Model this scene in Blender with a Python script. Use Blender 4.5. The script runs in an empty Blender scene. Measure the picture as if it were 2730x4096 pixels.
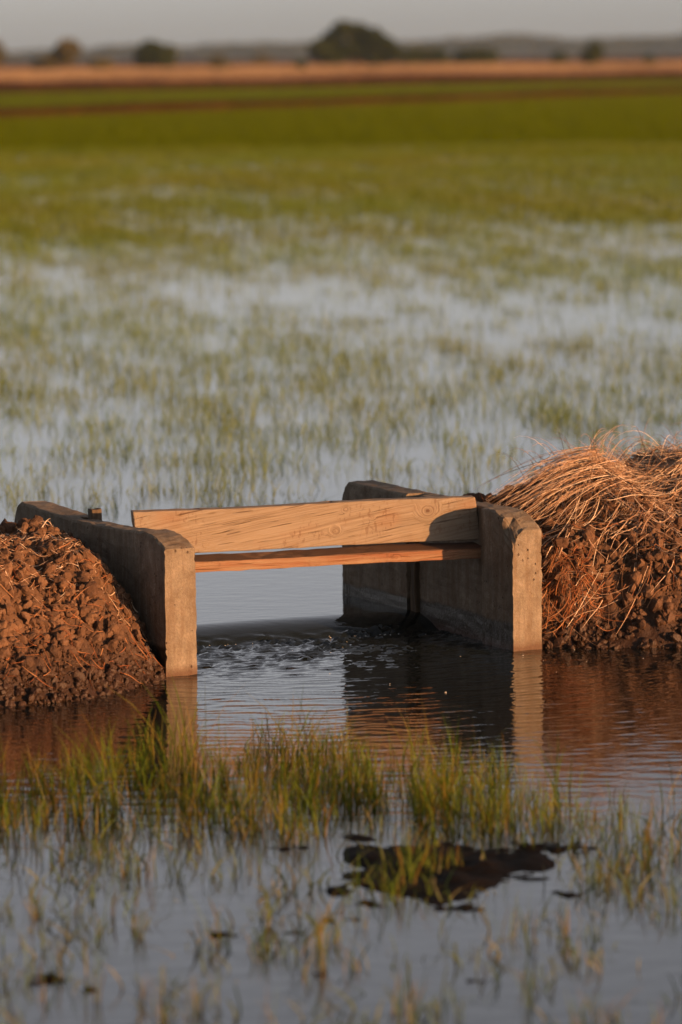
import bpy, math, random
import numpy as np
from mathutils import Vector, Matrix, Euler
R = math.radians
rng = np.random.default_rng(7)
random.seed(7)
S = bpy.context.scene
COL = S.collection

# ------------------------------------------------------------------ camera
cam_d = bpy.data.cameras.new('camera'); cam = bpy.data.objects.new('camera', cam_d); COL.objects.link(cam)
cam_d.sensor_fit = 'HORIZONTAL'; cam_d.sensor_width = 24.0; cam_d.lens = 155.4
cam_d.clip_start = 0.1; cam_d.clip_end = 20000
cam.matrix_world = Matrix.Translation((0, 0, 1.6)) @ Matrix.Rotation(R(90 - 5.90), 4, 'X') @ Matrix.Rotation(R(-0.6), 4, 'Z')
cam_d.dof.use_dof = True; cam_d.dof.focus_distance = 11.75; cam_d.dof.aperture_fstop = 4.0
S.camera = cam

# ------------------------------------------------------------------ light
SUN_AZ = R(-37)      # direction towards the sun, measured from +X
SUN_EL = R(6)
W = bpy.data.worlds.new('World'); S.world = W; W.use_nodes = True
wn = W.node_tree; wn.nodes.clear()
sky = wn.nodes.new('ShaderNodeTexSky'); sky.sky_type = 'NISHITA'; sky.sun_disc = False
sky.sun_elevation = SUN_EL
sky.sun_rotation = math.pi / 2 - SUN_AZ
sky.air_density = 0.6; sky.dust_density = 1.0; sky.ozone_density = 1.0; sky.altitude = 0
hsv = wn.nodes.new('ShaderNodeHueSaturation'); hsv.inputs['Saturation'].default_value = 0.25
tint = wn.nodes.new('ShaderNodeMix'); tint.data_type = 'RGBA'; tint.blend_type = 'MULTIPLY'
tint.inputs[0].default_value = 1.0; tint.inputs[7].default_value = (1.01, 0.955, 0.965, 1)
bg = wn.nodes.new('ShaderNodeBackground'); bg.inputs[1].default_value = 0.077
wo = wn.nodes.new('ShaderNodeOutputWorld')
wn.links.new(sky.outputs[0], hsv.inputs['Color']); wn.links.new(hsv.outputs[0], tint.inputs[6])
wn.links.new(tint.outputs[2], bg.inputs[0]); wn.links.new(bg.outputs[0], wo.inputs[0])
sd = bpy.data.lights.new('sun', 'SUN'); sun = bpy.data.objects.new('sun', sd); COL.objects.link(sun)
sd.energy = 5.0; sd.angle = R(0.5); sd.color = (1.0, 0.49, 0.19)
sv = Vector((math.cos(SUN_EL) * math.cos(SUN_AZ), math.cos(SUN_EL) * math.sin(SUN_AZ), math.sin(SUN_EL)))
sun.rotation_euler = sv.to_track_quat('Z', 'Y').to_euler(); sun.location = (30, -12, 20)
S.view_settings.view_transform = 'Standard'; S.view_settings.look = 'None'
S.view_settings.exposure = 1.32; S.view_settings.gamma = 1.0
S.render.engine = 'CYCLES'
S.cycles.use_denoising = True
S.cycles.max_bounces = 8; S.cycles.transparent_max_bounces = 8
S.cycles.volume_bounces = 0

# ------------------------------------------------------------------ frame of the sluice (a along the opening, b up the channel)
TH = R(25); O = np.array([-0.458, 11.36])
E1 = np.array([math.cos(TH), math.sin(TH)]); E2 = np.array([-math.sin(TH), math.cos(TH)])
def ab2w(a, b):
    return O[0] + a * E1[0] + b * E2[0], O[1] + a * E1[1] + b * E2[1]
def w2ab(x, y):
    dx, dy = x - O[0], y - O[1]
    return dx * E1[0] + dy * E1[1], dx * E2[0] + dy * E2[1]
UP = 0.040           # upstream water level

# ------------------------------------------------------------------ node helper
ALB = 0.79           # common scale of every surface's base colour, set against the exposure above
class NT:
    def __init__(s, name):
        s.m = bpy.data.materials.new(name); s.m.use_nodes = True; s.t = s.m.node_tree; s.t.nodes.clear()
        s.out = s.t.nodes.new('ShaderNodeOutputMaterial')
    def n(s, k, **kw):
        o = s.t.nodes.new('ShaderNode' + k)
        for a, v in kw.items(): setattr(o, a, v)
        return o
    def l(s, a, b): s.t.links.new(a, b)
    def put(s, inp, v):
        if hasattr(v, 'is_linked'): s.l(v, inp)
        elif isinstance(v, (tuple, list)) and len(v) == 3 and inp.type == 'RGBA': inp.default_value = (*v, 1)
        else: inp.default_value = v
    def math(s, op, a, b=0.0, c=None, clamp=False):
        o = s.n('Math', operation=op, use_clamp=clamp); s.put(o.inputs[0], a); s.put(o.inputs[1], b)
        if c is not None: s.put(o.inputs[2], c)
        return o.outputs[0]
    def coord(s, k='Object'): return s.n('TexCoord').outputs[k]
    def mapping(s, v, scale=(1, 1, 1), rot=(0, 0, 0), loc=(0, 0, 0)):
        o = s.n('Mapping'); s.l(v, o.inputs[0]); o.inputs['Scale'].default_value = scale
        o.inputs['Rotation'].default_value = rot; o.inputs['Location'].default_value = loc
        return o.outputs[0]
    def noise(s, v, scale, detail=4, rough=0.55, dist=0.0):
        o = s.n('TexNoise'); s.l(v, o.inputs['Vector']); o.inputs['Scale'].default_value = scale
        o.inputs['Detail'].default_value = detail; o.inputs['Roughness'].default_value = rough
        o.inputs['Distortion'].default_value = dist
        return o.outputs[0]
    def voro(s, v, scale, feature='F1', rnd=1.0):
        o = s.n('TexVoronoi', feature=feature); s.l(v, o.inputs['Vector']); o.inputs['Scale'].default_value = scale
        o.inputs['Randomness'].default_value = rnd
        return o.outputs[0]
    def ramp(s, v, stops):
        o = s.n('ValToRGB'); s.l(v, o.inputs[0]); e = o.color_ramp.elements
        while len(e) < len(stops): e.new(0.5)
        for el, (p, c) in zip(e, stops):
            el.position = p; el.color = (*c, 1) if isinstance(c, tuple) else (c, c, c, 1)
        return o.outputs[0]
    def mix(s, f, a, b, mode='MIX'):
        o = s.n('Mix', data_type='RGBA', blend_type=mode); s.put(o.inputs[0], f); s.put(o.inputs[6], a); s.put(o.inputs[7], b)
        return o.outputs[2]
    def sep(s, v):
        o = s.n('SeparateXYZ'); s.l(v, o.inputs[0]); return o.outputs
    def comb(s, x, y, z):
        o = s.n('CombineXYZ'); s.put(o.inputs[0], x); s.put(o.inputs[1], y); s.put(o.inputs[2], z); return o.outputs[0]
    def mapr(s, v, a, b, c=0.0, d=1.0):
        o = s.n('MapRange'); s.put(o.inputs[0], v)
        for i, q in enumerate((a, b, c, d)): s.put(o.inputs[i + 1], q)
        return o.outputs[0]
    def bump(s, h, strength=0.5, dist=0.01, nrm=None):
        o = s.n('Bump'); o.inputs['Strength'].default_value = strength; o.inputs['Distance'].default_value = dist
        s.l(h, o.inputs['Height'])
        if nrm is not None: s.l(nrm, o.inputs['Normal'])
        return o.outputs[0]
    def bsdf(s, col, rough=0.8, nrm=None, spec=0.5, **kw):
        if not isinstance(col, tuple): col = s.mix(1.0, col, (ALB, ALB, ALB), 'MULTIPLY')
        o = s.n('BsdfPrincipled'); s.put(o.inputs['Base Color'], col); s.put(o.inputs['Roughness'], rough)
        o.inputs['Specular IOR Level'].default_value = spec
        if nrm is not None: s.l(nrm, o.inputs['Normal'])
        for k, v in kw.items(): s.put(o.inputs[k.replace('_', ' ')], v)
        return o.outputs[0]
    def done(s, sh): s.l(sh, s.out.inputs[0]); return s.m

def m_water():
    t = NT('water'); p = t.coord()
    n1 = t.noise(t.mapping(p, (1, 1.6, 1), (0, 0, R(-8))), 11, 3, 0.55)
    n2 = t.noise(t.mapping(p, (1, 1.5, 1)), 42, 2, 0.5)
    h = t.math('MULTIPLY_ADD', n2, 0.22, n1)
    b = t.bump(h, 0.22, 0.006)
    c = t.mix(t.noise(p, 1.3, 3), (0.006, 0.009, 0.009), (0.009, 0.012, 0.011))
    return t.done(t.bsdf(c, 0.035, b, 0.5, IOR=1.4))

def m_concrete():
    t = NT('concrete'); p = t.coord(); z = t.sep(p)[2]
    big = t.noise(p, 16, 7, 0.68); st = t.noise(t.mapping(p, (14, 14, 1.6)), 3.0, 4, 0.6)
    fine = t.noise(p, 160, 4, 0.7)
    c = t.ramp(big, [(0.32, (0.115, 0.085, 0.058)), (0.47, (0.20, 0.165, 0.122)), (0.56, (0.235, 0.19, 0.14)), (0.70, (0.34, 0.29, 0.225))])
    c = t.mix(t.mapr(st, 0.46, 0.60, 0, 0.65), c, (0.135, 0.088, 0.052))
    c = t.mix(t.mapr(fine, 0.35, 0.65, 0, 0.5), c, (0.11, 0.08, 0.055))
    # pits: sparse dark air holes
    pitn = t.voro(t.mapping(p, (1, 1, 0.8)), 62)
    sel = t.noise(p, 21, 2)
    pit = t.math('MULTIPLY', t.mapr(pitn, 0.13, 0.20, 1, 0), t.mapr(sel, 0.52, 0.58, 0, 1))
    c = t.mix(t.math('MULTIPLY', pit, 0.75), c, (0.05, 0.028, 0.016))
    # a stained wet band just over the water
    wob = t.math('MULTIPLY_ADD', t.noise(t.mapping(p, (1, 1, 0.2)), 11, 4), 0.03, z)
    wet = t.mapr(wob, 0.084, 0.094, 1, 0)
    wet = t.math('MULTIPLY', wet, t.mapr(t.sep(p)[1], -0.497, -0.493, 0, 1))
    c = t.mix(t.math('MULTIPLY', wet, 0.9), c, (0.026, 0.020, 0.013))
    rust = t.mapr(wob, 0.023, 0.045, 1, 0)
    c = t.mix(t.math('MULTIPLY', rust, 0.7), c, (0.07, 0.028, 0.012))
    h = t.math('MULTIPLY_ADD', fine, 0.45, big)
    h = t.math('SUBTRACT', h, t.math('MULTIPLY', pit, 1.6))
    return t.done(t.bsdf(c, t.mapr(wet, 0, 1, 0.9, 0.45), t.bump(h, 0.9, 0.005), 0.3))

def m_wood(name, knots, base=(0.25, 0.195, 0.14), dark=(0.135, 0.088, 0.052), red=0.0, tilt=0.16, dirt=None):
    t = NT(name); p = t.coord(); x, y, z = t.sep(p)
    warp = t.noise(t.mapping(p, (1.3, 2, 4)), 2.0, 2)
    v = t.math('MULTIPLY_ADD', warp, 0.03, z)
    v = t.math('MULTIPLY_ADD', x, -tilt, v)
    kmask = None
    for kx, kz, kr in knots:
        dx = t.math('MULTIPLY', t.math('SUBTRACT', x, kx), 0.8); dz = t.math('SUBTRACT', z, kz)
        r = t.math('MULTIPLY_ADD', t.noise(p, 70, 2), 0.006, t.math('SQRT', t.math('ADD', t.math('MULTIPLY', dx, dx), t.math('MULTIPLY', dz, dz))))
        f = t.mapr(r, kr * 1.0, kr * 2.0, 1, 0)
        v = t.math('ADD', t.math('MULTIPLY', r, f), t.math('MULTIPLY', v, t.math('SUBTRACT', 1.0, f)))
        k = t.math('MAXIMUM', t.mapr(r, kr * 0.25, kr * 0.5, 1, 0), t.math('MULTIPLY', t.mapr(t.math('ABSOLUTE', t.math('SUBTRACT', r, kr * 0.85)), 0.0, kr * 0.14, 1, 0), 0.45))
        kmask = k if kmask is None else t.math('MAXIMUM', kmask, k)
    g = t.noise(t.comb(t.math('MULTIPLY', x, 1.5), t.math('MULTIPLY', v, 170.0), t.math('MULTIPLY', y, 60.0)), 1.0, 5, 0.7)
    g2 = t.noise(t.comb(t.math('MULTIPLY', x, 3.0), t.math('MULTIPLY', v, 330.0), t.math('MULTIPLY', y, 200.0)), 1.0, 2, 0.5)
    c = t.ramp(g, [(0.28, dark), (0.46, tuple(0.82 * a + 0.18 * b for a, b in zip(base, dark))), (0.58, base), (0.75, tuple(min(1, a * 1.22) for a in base))])
    c = t.mix(t.mapr(g2, 0.5, 0.72, 0, 0.5), c, dark)
    blot = t.noise(t.mapping(p, (1, 1, 2)), 7, 3)
    c = t.mix(t.mapr(blot, 0.55, 0.75, 0, 0.45), c, (0.21, 0.10, 0.045))
    if red: c = t.mix(t.mapr(t.noise(t.mapping(p, (3, 9, 20)), 2.5, 3), 0.35, 0.65, 0.15, red), c, (0.19, 0.055, 0.022))
    if dirt is not None:      # silt and dirt lying on the board's upper face
        dz_ = t.mapr(t.math('MULTIPLY_ADD', t.noise(p, 40, 3), 0.004, z), dirt - 0.001, dirt + 0.0005, 0, 0.85)
        c = t.mix(dz_, c, (0.06, 0.03, 0.018))
    # cracks and a few dark bruises
    ck = t.noise(t.comb(t.math('MULTIPLY', x, 7.0), t.math('MULTIPLY', v, 210.0), 0.0), 1.0, 2, 0.4)
    crack = t.mapr(ck, 0.66, 0.69, 0, 1)
    c = t.mix(t.math('MULTIPLY', crack, 0.8), c, (0.07, 0.03, 0.012))
    br = t.math('MULTIPLY', t.mapr(t.noise(t.mapping(p, (1.2, 1, 0.6)), 95, 3), 0.56, 0.63, 0, 1), t.mapr(t.noise(p, 8, 1), 0.52, 0.60, 0, 1))
    c = t.mix(t.math('MULTIPLY', br, 0.45), c, (0.11, 0.05, 0.022))
    if kmask is not None: c = t.mix(t.math('MULTIPLY', kmask, 0.9), c, (0.09, 0.04, 0.018))
    h = t.math('SUBTRACT', t.math('MULTIPLY_ADD', g2, 0.3, g), t.math('MULTIPLY', crack, 1.2))
    return t.done(t.bsdf(c, 0.72, t.bump(h, 0.8, 0.003), 0.25))

def m_oldwood():
    t = NT('old_wood'); p = t.coord()
    g = t.noise(t.mapping(p, (60, 60, 4)), 1, 4)
    c = t.ramp(g, [(0.3, (0.045, 0.03, 0.018)), (0.7, (0.12, 0.085, 0.05))])
    return t.done(t.bsdf(c, 0.8, t.bump(g, 0.4, 0.002), 0.3))

def m_soil(name='soil', k=1.0, wet=True):
    t = NT(name); p = t.coord(); z = t.sep(p)[2]
    n = t.noise(p, 9, 6, 0.65); f = t.noise(p, 90, 4, 0.7)
    a = tuple(k * q for q in (0.032, 0.015, 0.008)); b = tuple(k * q for q in (0.13, 0.066, 0.036))
    c = t.mix(t.mapr(n, 0.3, 0.7), a, b)
    ri = t.n('NewGeometry').outputs['Random Per Island']
    c = t.mix(t.math('MULTIPLY', ri, 0.45), c, tuple(k * q for q in (0.20, 0.11, 0.06)))
    c = t.mix(t.mapr(f, 0.4, 0.7, 0, 0.4), c, tuple(k * q for q in (0.05, 0.025, 0.013)))
    rough = 0.95
    if wet:
        w = t.mapr(t.math('MULTIPLY_ADD', n, 0.06, z), 0.07, 0.17, 1, 0)
        c = t.mix(t.math('MULTIPLY', w, 0.9), c, tuple(k * q for q in (0.028, 0.014, 0.008))); rough = t.mapr(w, 0, 1, 0.95, 0.5)
    return t.done(t.bsdf(c, rough, t.bump(f, 0.7, 0.006), 0.25))

def m_mud():
    t = NT('wet_mud'); p = t.coord(); n = t.noise(p, 30, 5, 0.65)
    c = t.mix(n, (0.005, 0.004, 0.003), (0.013, 0.008, 0.005))
    return t.done(t.bsdf(c, 0.75, t.bump(n, 0.8, 0.01), 0.06))

def m_blade(name, stops, trans=0.35, rough=0.55, spec=0.12, patch=None):
    t = NT(name); ri = t.n('NewGeometry').outputs['Random Per Island']
    c = t.ramp(ri, stops)
    if patch:
        pn = t.noise(t.mapping(t.coord(), (1, 0.35, 1)), patch[0], 3)
        c = t.mix(t.mapr(pn, 0.4, 0.62, 0, patch[1]), c, patch[2])
    d = t.bsdf(c, rough, None, spec)
    tr = t.n('BsdfTranslucent'); t.l(t.mix(1.0, c, (ALB, ALB, ALB), 'MULTIPLY'), tr.inputs[0])
    mx = t.n('MixShader'); mx.inputs[0].default_value = trans; t.l(d, mx.inputs[1]); t.l(tr.outputs[0], mx.inputs[2])
    return t.done(mx.outputs[0])

def m_plain(name, a, b, scale, stretch=(1, 1, 1), rough=0.9):
    t = NT(name); n = t.noise(t.mapping(t.coord(), stretch), scale, 5, 0.6)
    return t.done(t.bsdf(t.mix(t.mapr(n, 0.35, 0.65), a, b), rough, t.bump(n, 0.4, 0.05), 0.0))

M = {}
M['water'] = m_water(); M['concrete'] = m_concrete(); M['oldwood'] = m_oldwood()
M['soil'] = m_soil(); M['clod'] = m_soil('soil_clod', 1.12); M['mud'] = m_mud()
M['rice'] = m_blade('rice_blade', [(0, (0.045, 0.085, 0.007)), (0.4, (0.10, 0.16, 0.011)), (0.62, (0.13, 0.135, 0.012)), (0.8, (0.17, 0.10, 0.012)), (1, (0.20, 0.17, 0.04))])
M['rice_pale'] = m_blade('drowned_rice_blade', [(0, (0.06, 0.10, 0.018)), (0.5, (0.11, 0.14, 0.04)), (1, (0.20, 0.18, 0.10))])
M['paddy'] = m_blade('paddy_blade', [(0, (0.085, 0.15, 0.014)), (0.5, (0.13, 0.20, 0.022)), (1, (0.22, 0.27, 0.06))], patch=(0.35, 0.5, (0.17, 0.17, 0.014)))
M['dense'] = m_blade('dense_rice_blade', spec=0.0, stops=[(0, (0.078, 0.105, 0.0006)), (0.6, (0.098, 0.13, 0.0006)), (1, (0.12, 0.15, 0.001))])
M['light'] = m_blade('young_rice_blade', spec=0.0, stops=[(0, (0.095, 0.14, 0.006)), (1, (0.14, 0.18, 0.01))])
M['dry'] = m_blade('dry_grass_blade', [(0, (0.24, 0.15, 0.075)), (0.5, (0.36, 0.24, 0.135)), (1, (0.46, 0.33, 0.20))], trans=0.2)
M['straw'] = m_blade('straw', [(0, (0.16, 0.085, 0.045)), (0.3, (0.33, 0.20, 0.125)), (0.75, (0.52, 0.36, 0.25)), (1, (0.68, 0.54, 0.40))], trans=0.15, rough=0.5)
M['straw_red'] = m_blade('red_straw', [(0, (0.165, 0.053, 0.022)), (0.5, (0.3, 0.112, 0.045)), (1, (0.39, 0.195, 0.09))], trans=0.15, rough=0.55)
M['leaf'] = m_blade('tree_leaf', [(0, (0.016, 0.026, 0.002)), (0.6, (0.036, 0.050, 0.004)), (1, (0.08, 0.075, 0.008))], spec=0.02, trans=0.2)
M['leaf_pale'] = m_blade('pale_tree_leaf', [(0, (0.06, 0.058, 0.018)), (0.6, (0.10, 0.085, 0.028)), (1, (0.16, 0.12, 0.045))], spec=0.02, trans=0.2)
M['leaf_far'] = m_blade('far_leaf', [(0, (0.030, 0.036, 0.020)), (1, (0.075, 0.075, 0.035))], spec=0.02, trans=0.1)
M['bark'] = m_plain('bark', (0.06, 0.04, 0.025), (0.12, 0.085, 0.055), 6, (1, 1, 0.2))
M['land'] = m_plain('land', (0.16, 0.085, 0.04), (0.26, 0.15, 0.08), 0.05)
M['dyke'] = m_plain('dyke_soil', (0.028, 0.011, 0.004), (0.055, 0.023, 0.009), 0.8)
def m_foam():
    t = NT('foam'); return t.done(t.bsdf((0.75, 0.74, 0.70), 0.12, None, 0.6, Transmission_Weight=0.35))
M['foam'] = m_foam()

# ------------------------------------------------------------------ mesh helpers
def mesh_obj(name, V, F, mat, parent=None, smooth=False, loc=None):
    """V (n,3) array, F list/array of faces (or list of arrays of equal-size faces)"""
    me = bpy.data.meshes.new(name)
    V = np.asarray(V, dtype=np.float32)
    groups = F if isinstance(F, list) and len(F) and isinstance(F[0], np.ndarray) and F[0].ndim == 2 else None
    if groups is None:
        me.from_pydata(V.tolist(), [], [list(map(int, f)) for f in F])
    else:
        tot = np.concatenate([np.full(len(g), g.shape[1], dtype=np.int32) for g in groups])
        idx = np.concatenate([g.reshape(-1) for g in groups]).astype(np.int32)
        st = np.concatenate([[0], np.cumsum(tot)[:-1]]).astype(np.int32)
        me.vertices.add(len(V)); me.vertices.foreach_set('co', V.reshape(-1))
        me.loops.add(len(idx)); me.loops.foreach_set('vertex_index', idx)
        me.polygons.add(len(tot)); me.polygons.foreach_set('loop_start', st)
        me.update(calc_edges=True)
    me.validate(); me.materials.append(mat)
    me.polygons.foreach_set('use_smooth', np.full(len(me.polygons), smooth)); me.update()
    o = bpy.data.objects.new(name, me); COL.objects.link(o)
    if parent is not None: o.parent = parent
    if loc is not None: o.location = loc
    return o
def tag(o, label=None, cat=None, group=None, kind=None):
    if label: o['label'] = label
    if cat: o['category'] = cat
    if group: o['group'] = group
    if kind: o['kind'] = kind
    return o
def empty(name, loc, rz=0):
    o = bpy.data.objects.new(name, None); COL.objects.link(o); o.location = loc; o.rotation_euler = (0, 0, rz)
    o.empty_display_size = 0.1; return o

def waves(n, lmin, lmax, seed, ang=(0, 2 * math.pi)):
    g = np.random.default_rng(seed)
    lam = np.exp(g.uniform(math.log(lmin), math.log(lmax), n)); an = g.uniform(*ang, n)
    kx, ky, ph = 2 * math.pi / lam * np.cos(an), 2 * math.pi / lam * np.sin(an), g.uniform(0, 6.28, n)
    w = lam / lam.mean()
    def f(x, y):
        out = np.zeros(np.shape(x))
        for i in range(n): out += w[i] * np.sin(kx[i] * x + ky[i] * y + ph[i])
        return out / math.sqrt(n / 2)
    return f
def sm(e0, e1, x):
    t = np.clip((x - e0) / (e1 - e0), 0, 1); return t * t * (3 - 2 * t)
def grid_faces(nu, nv):
    i = np.arange(nu * nv).reshape(nu, nv)
    return np.stack([i[:-1, :-1], i[1:, :-1], i[1:, 1:], i[:-1, 1:]], -1).reshape(-1, 4)

# ------------------------------------------------------------------ ground and water
land = mesh_obj('ground', [(-6000, -300, -0.35), (6000, -300, -0.35), (6000, 9000, -0.35), (-6000, 9000, -0.35)], [(0, 1, 2, 3)], M['land'])
tag(land, kind='structure')

def axis(parts):
    out = []
    for a, b, s in parts: out.append(np.arange(a, b, s))
    out.append([parts[-1][1]]); return np.concatenate(out)
A_ = axis([(-160, -20, 10), (-20, -4, 1), (-4, -1.2, 0.1), (-1.2, 2.4, 0.014), (2.4, 5, 0.1), (5, 20, 1), (20, 180, 10)])
B_ = axis([(-20, -5, 1), (-5, -2.2, 0.05), (-2.2, 0.9, 0.009), (0.9, 2, 0.05), (2, 10, 0.5), (10, 190, 9)])
ga, gb = np.meshgrid(A_, B_, indexing='ij')
gx, gy = ab2w(ga, gb)
lt = np.clip((gb + 0.008 * np.sin(9 * ga) - 0.02 * (ga - 0.5) - 0.49) / 0.18, 0, 1)
lvl = UP * (1 - (1 - lt) ** 2.1)
inch = sm(0.06, 0.14, ga) * sm(1.06, 0.98, ga)
turb = waves(70, 0.014, 0.06, 3, (R(35), R(145)))(gx, gy)
turb = np.sign(turb) * np.abs(turb) ** 1.2
blob = waves(24, 0.10, 0.35, 4)(gx, gy)
# a rough tongue of white water just below the drop, running out and calming
tongue = sm(0.56, 0.44, gb) * sm(-0.30, 0.30, gb) * sm(-0.1, 0.12, ga) * sm(1.35, 0.95, ga)
amp = tongue * (0.0017 + 0.0014 * np.clip(blob, 0, 1.5))
crest = sm(0.56, 0.49, gb) * sm(0.34, 0.44, gb) * inch
amp = amp + crest * (0.0014 + 0.0014 * np.clip(blob + 0.3, 0, 2))
# longer rings spreading downstream
ca, cb = 0.55, 0.55
rr = np.hypot(ga - ca, gb - cb)
ring = np.sin(2 * math.pi * rr / 0.062 + 2.0 * blob) * 0.5 + 0.5 * np.sin(2 * math.pi * rr / 0.039 + 1.3 * blob)
ringamp = 0.0009 * sm(2.6, 0.9, rr) * sm(0.35, -0.1, gb) * sm(-1.2, 0.1, ga)
near = sm(-4, -2.2, gb) * sm(-3, -1.2, ga) * sm(4, 2.4, ga) * sm(2.0, 0.9, gb)
rip = waves(40, 0.03, 0.12, 8, (R(60), R(120)))(gx, gy)
gz = lvl + amp * turb * near + ringamp * ring * near + 0.00016 * rip * near * sm(0.5, 0.2, gb) + 0.0022 * crest * np.clip(blob, -0.6, 1.0)
water = mesh_obj('water', np.stack([gx, gy, gz], -1).reshape(-1, 3), [grid_faces(*ga.shape)], M['water'], smooth=True)
tag(water, kind='structure')

# ------------------------------------------------------------------ concrete sluice
sluice = empty('concrete_sluice', (*ab2w(0.55, 0.5), 0.0), TH)
tag(sluice, 'weathered concrete irrigation sluice with two rounded side walls standing in the channel', 'sluice')
def wall_part(side, label, seed):
    # local coords relative to sluice: x = a-0.55, y = b-0.5
    g = np.random.default_rng(seed)
    Lw = 1.09; ztop = 0.365 if side < 0 else 0.372; zf = 0.333 if side < 0 else 0.326
    # top profile z(b)
    def zt(b):
        z = ztop - (ztop - zf) * np.clip(1 - b / 0.15, 0, 1) ** 2.2
        z = z - 0.012 * np.sin(math.pi * np.clip((b - 0.15) / 0.85, 0, 1)) * (1 if side < 0 else 0.3)
        z = z - 0.05 * np.clip((b - (Lw - 0.05)) / 0.05, 0, 1) ** 2
        return z
    def thick(b):          # inner face offset from the outer face
        t = 0.087 if b < 0.185 else 0.066
        if 0.615 < b < 0.66: t = 0.035
        if b >= 0.66: t = 0.084
        return t
    bs = sorted(set(list(np.linspace(0, 0.17, 13)) + [0.1845, 0.1855] + list(np.linspace(0.2, 0.61, 12)) + [0.6145, 0.6155, 0.64, 0.6595, 0.6605] + list(np.linspace(0.68, Lw - 0.05, 12)) + list(np.linspace(Lw - 0.045, Lw, 6))))
    zs_n = 30; V = []; 
    ringn = None; rings = []
    for b in bs:
        zt_ = float(zt(b)); th = thick(b); ring_ = []
        ch = 0.006
        prof = [(0, -0.3)] + [(0, z) for z in np.linspace(-0.02, zt_ - ch, zs_n)] + [(ch * 0.35, zt_ - ch * 0.35), (ch, zt_)] + [(ch + (th - 2 * ch) * k / 3, zt_) for k in (1, 2)] + [(th - ch, zt_), (th - ch * 0.35, zt_ - ch * 0.35)] + [(th, z) for z in np.linspace(zt_ - ch, -0.02, zs_n)] + [(th, -0.3)]
        for q, z in prof:
            nick = (g.uniform(0.0015, 0.005) if b < 0.01 and g.uniform() < 0.06 else 0.0) * (1 if q < th / 2 else -1)
            jz = g.normal(0, 0.0009); jq = g.normal(0, 0.0008) + nick
            aa = (q if side < 0 else 1.1 - q) + jq
            ring_.append((aa - 0.55, b - 0.5 + g.normal(0, 0.0005), z + jz))
        rings.append(ring_)
    n = len(rings[0]); V = np.array(rings).reshape(-1, 3)
    F = []
    for i in range(len(rings) - 1):
        for j in range(n - 1):
            f = (i * n + j, (i + 1) * n + j, (i + 1) * n + j + 1, i * n + j + 1)
            F.append(f if side < 0 else f[::-1])
    F.append(tuple(range(n)) if side < 0 else tuple(range(n))[::-1])
    e = (len(rings) - 1) * n; F.append(tuple(range(e, e + n))[::-1] if side < 0 else tuple(range(e, e + n)))
    V = V.copy()
    if side > 0:
        # broken upper corner of the front post
        for k in range(len(V)):
            a_, b_, z_ = V[k][0] + 0.55, V[k][1] + 0.5, V[k][2]
            d = (1.013 + 0.02 - a_) / 0.02 + (0.03 - b_) / 0.045 + (z_ - 0.318) / 0.02
            if a_ < 1.045 and b_ < 0.05 and z_ > 0.29:
                cut = max(0, (1.035 - a_) * 0.45 + (0.05 - b_) * 0.25 + (z_ - 0.30) * 0.3 - 0.012)
                V[k] += np.array((cut * 0.9, cut * 0.35, -cut * 0.9)) + g.normal(0, 0.0012, 3)
    o = mesh_obj('side_wall', V, F, M['concrete'], sluice)
    o['label'] = label
    bv = o.modifiers.new('b', 'BEVEL'); bv.width = 0.0025; bv.segments = 2; bv.limit_method = 'ANGLE'; bv.angle_limit = R(50)
    return o
wall_part(-1, 'left concrete side wall against the reddish clod bank', 5)
wall_part(1, 'right concrete side wall with a chipped front corner', 6)
def jbox(name, sx, sy, sz, mat, parent=None, seg=(10, 2, 3), jit=0.001, seed=0, bev=0.002, shear=0.0, fn=None):
    g = np.random.default_rng(seed); nx, ny, nz = seg
    import itertools
    ids = {}; V = []; F = []
    def vid(i, j, k):
        if (i, j, k) not in ids:
            p = np.array([(i / nx - 0.5) * sx, (j / ny - 0.5) * sy, (k / nz - 0.5) * sz])
            p[0] += shear * p[2]
            if fn: p = fn(p)
            p += g.normal(0, jit, 3); ids[(i, j, k)] = len(V); V.append(p)
        return ids[(i, j, k)]
    for j, k in itertools.product(range(ny), range(nz)):
        F.append((vid(0, j, k), vid(0, j, k + 1), vid(0, j + 1, k + 1), vid(0, j + 1, k)))
        F.append((vid(nx, j, k), vid(nx, j + 1, k), vid(nx, j + 1, k + 1), vid(nx, j, k + 1)))
    for i, k in itertools.product(range(nx), range(nz)):
        F.append((vid(i, 0, k), vid(i + 1, 0, k), vid(i + 1, 0, k + 1), vid(i, 0, k + 1)))
        F.append((vid(i, ny, k), vid(i, ny, k + 1), vid(i + 1, ny, k + 1), vid(i + 1, ny, k)))
    for i, j in itertools.product(range(nx), range(ny)):
        F.append((vid(i, j, 0), vid(i, j + 1, 0), vid(i + 1, j + 1, 0), vid(i + 1, j, 0)))
        F.append((vid(i, j, nz), vid(i + 1, j, nz), vid(i + 1, j + 1, nz), vid(i, j + 1, nz)))
    o = mesh_obj(name, np.array(V), F, mat, parent)
    if bev:
        b = o.modifiers.new('b', 'BEVEL'); b.width = bev; b.segments = 2; b.limit_method = 'ANGLE'; b.angle_limit = R(40)
    return o
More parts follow.
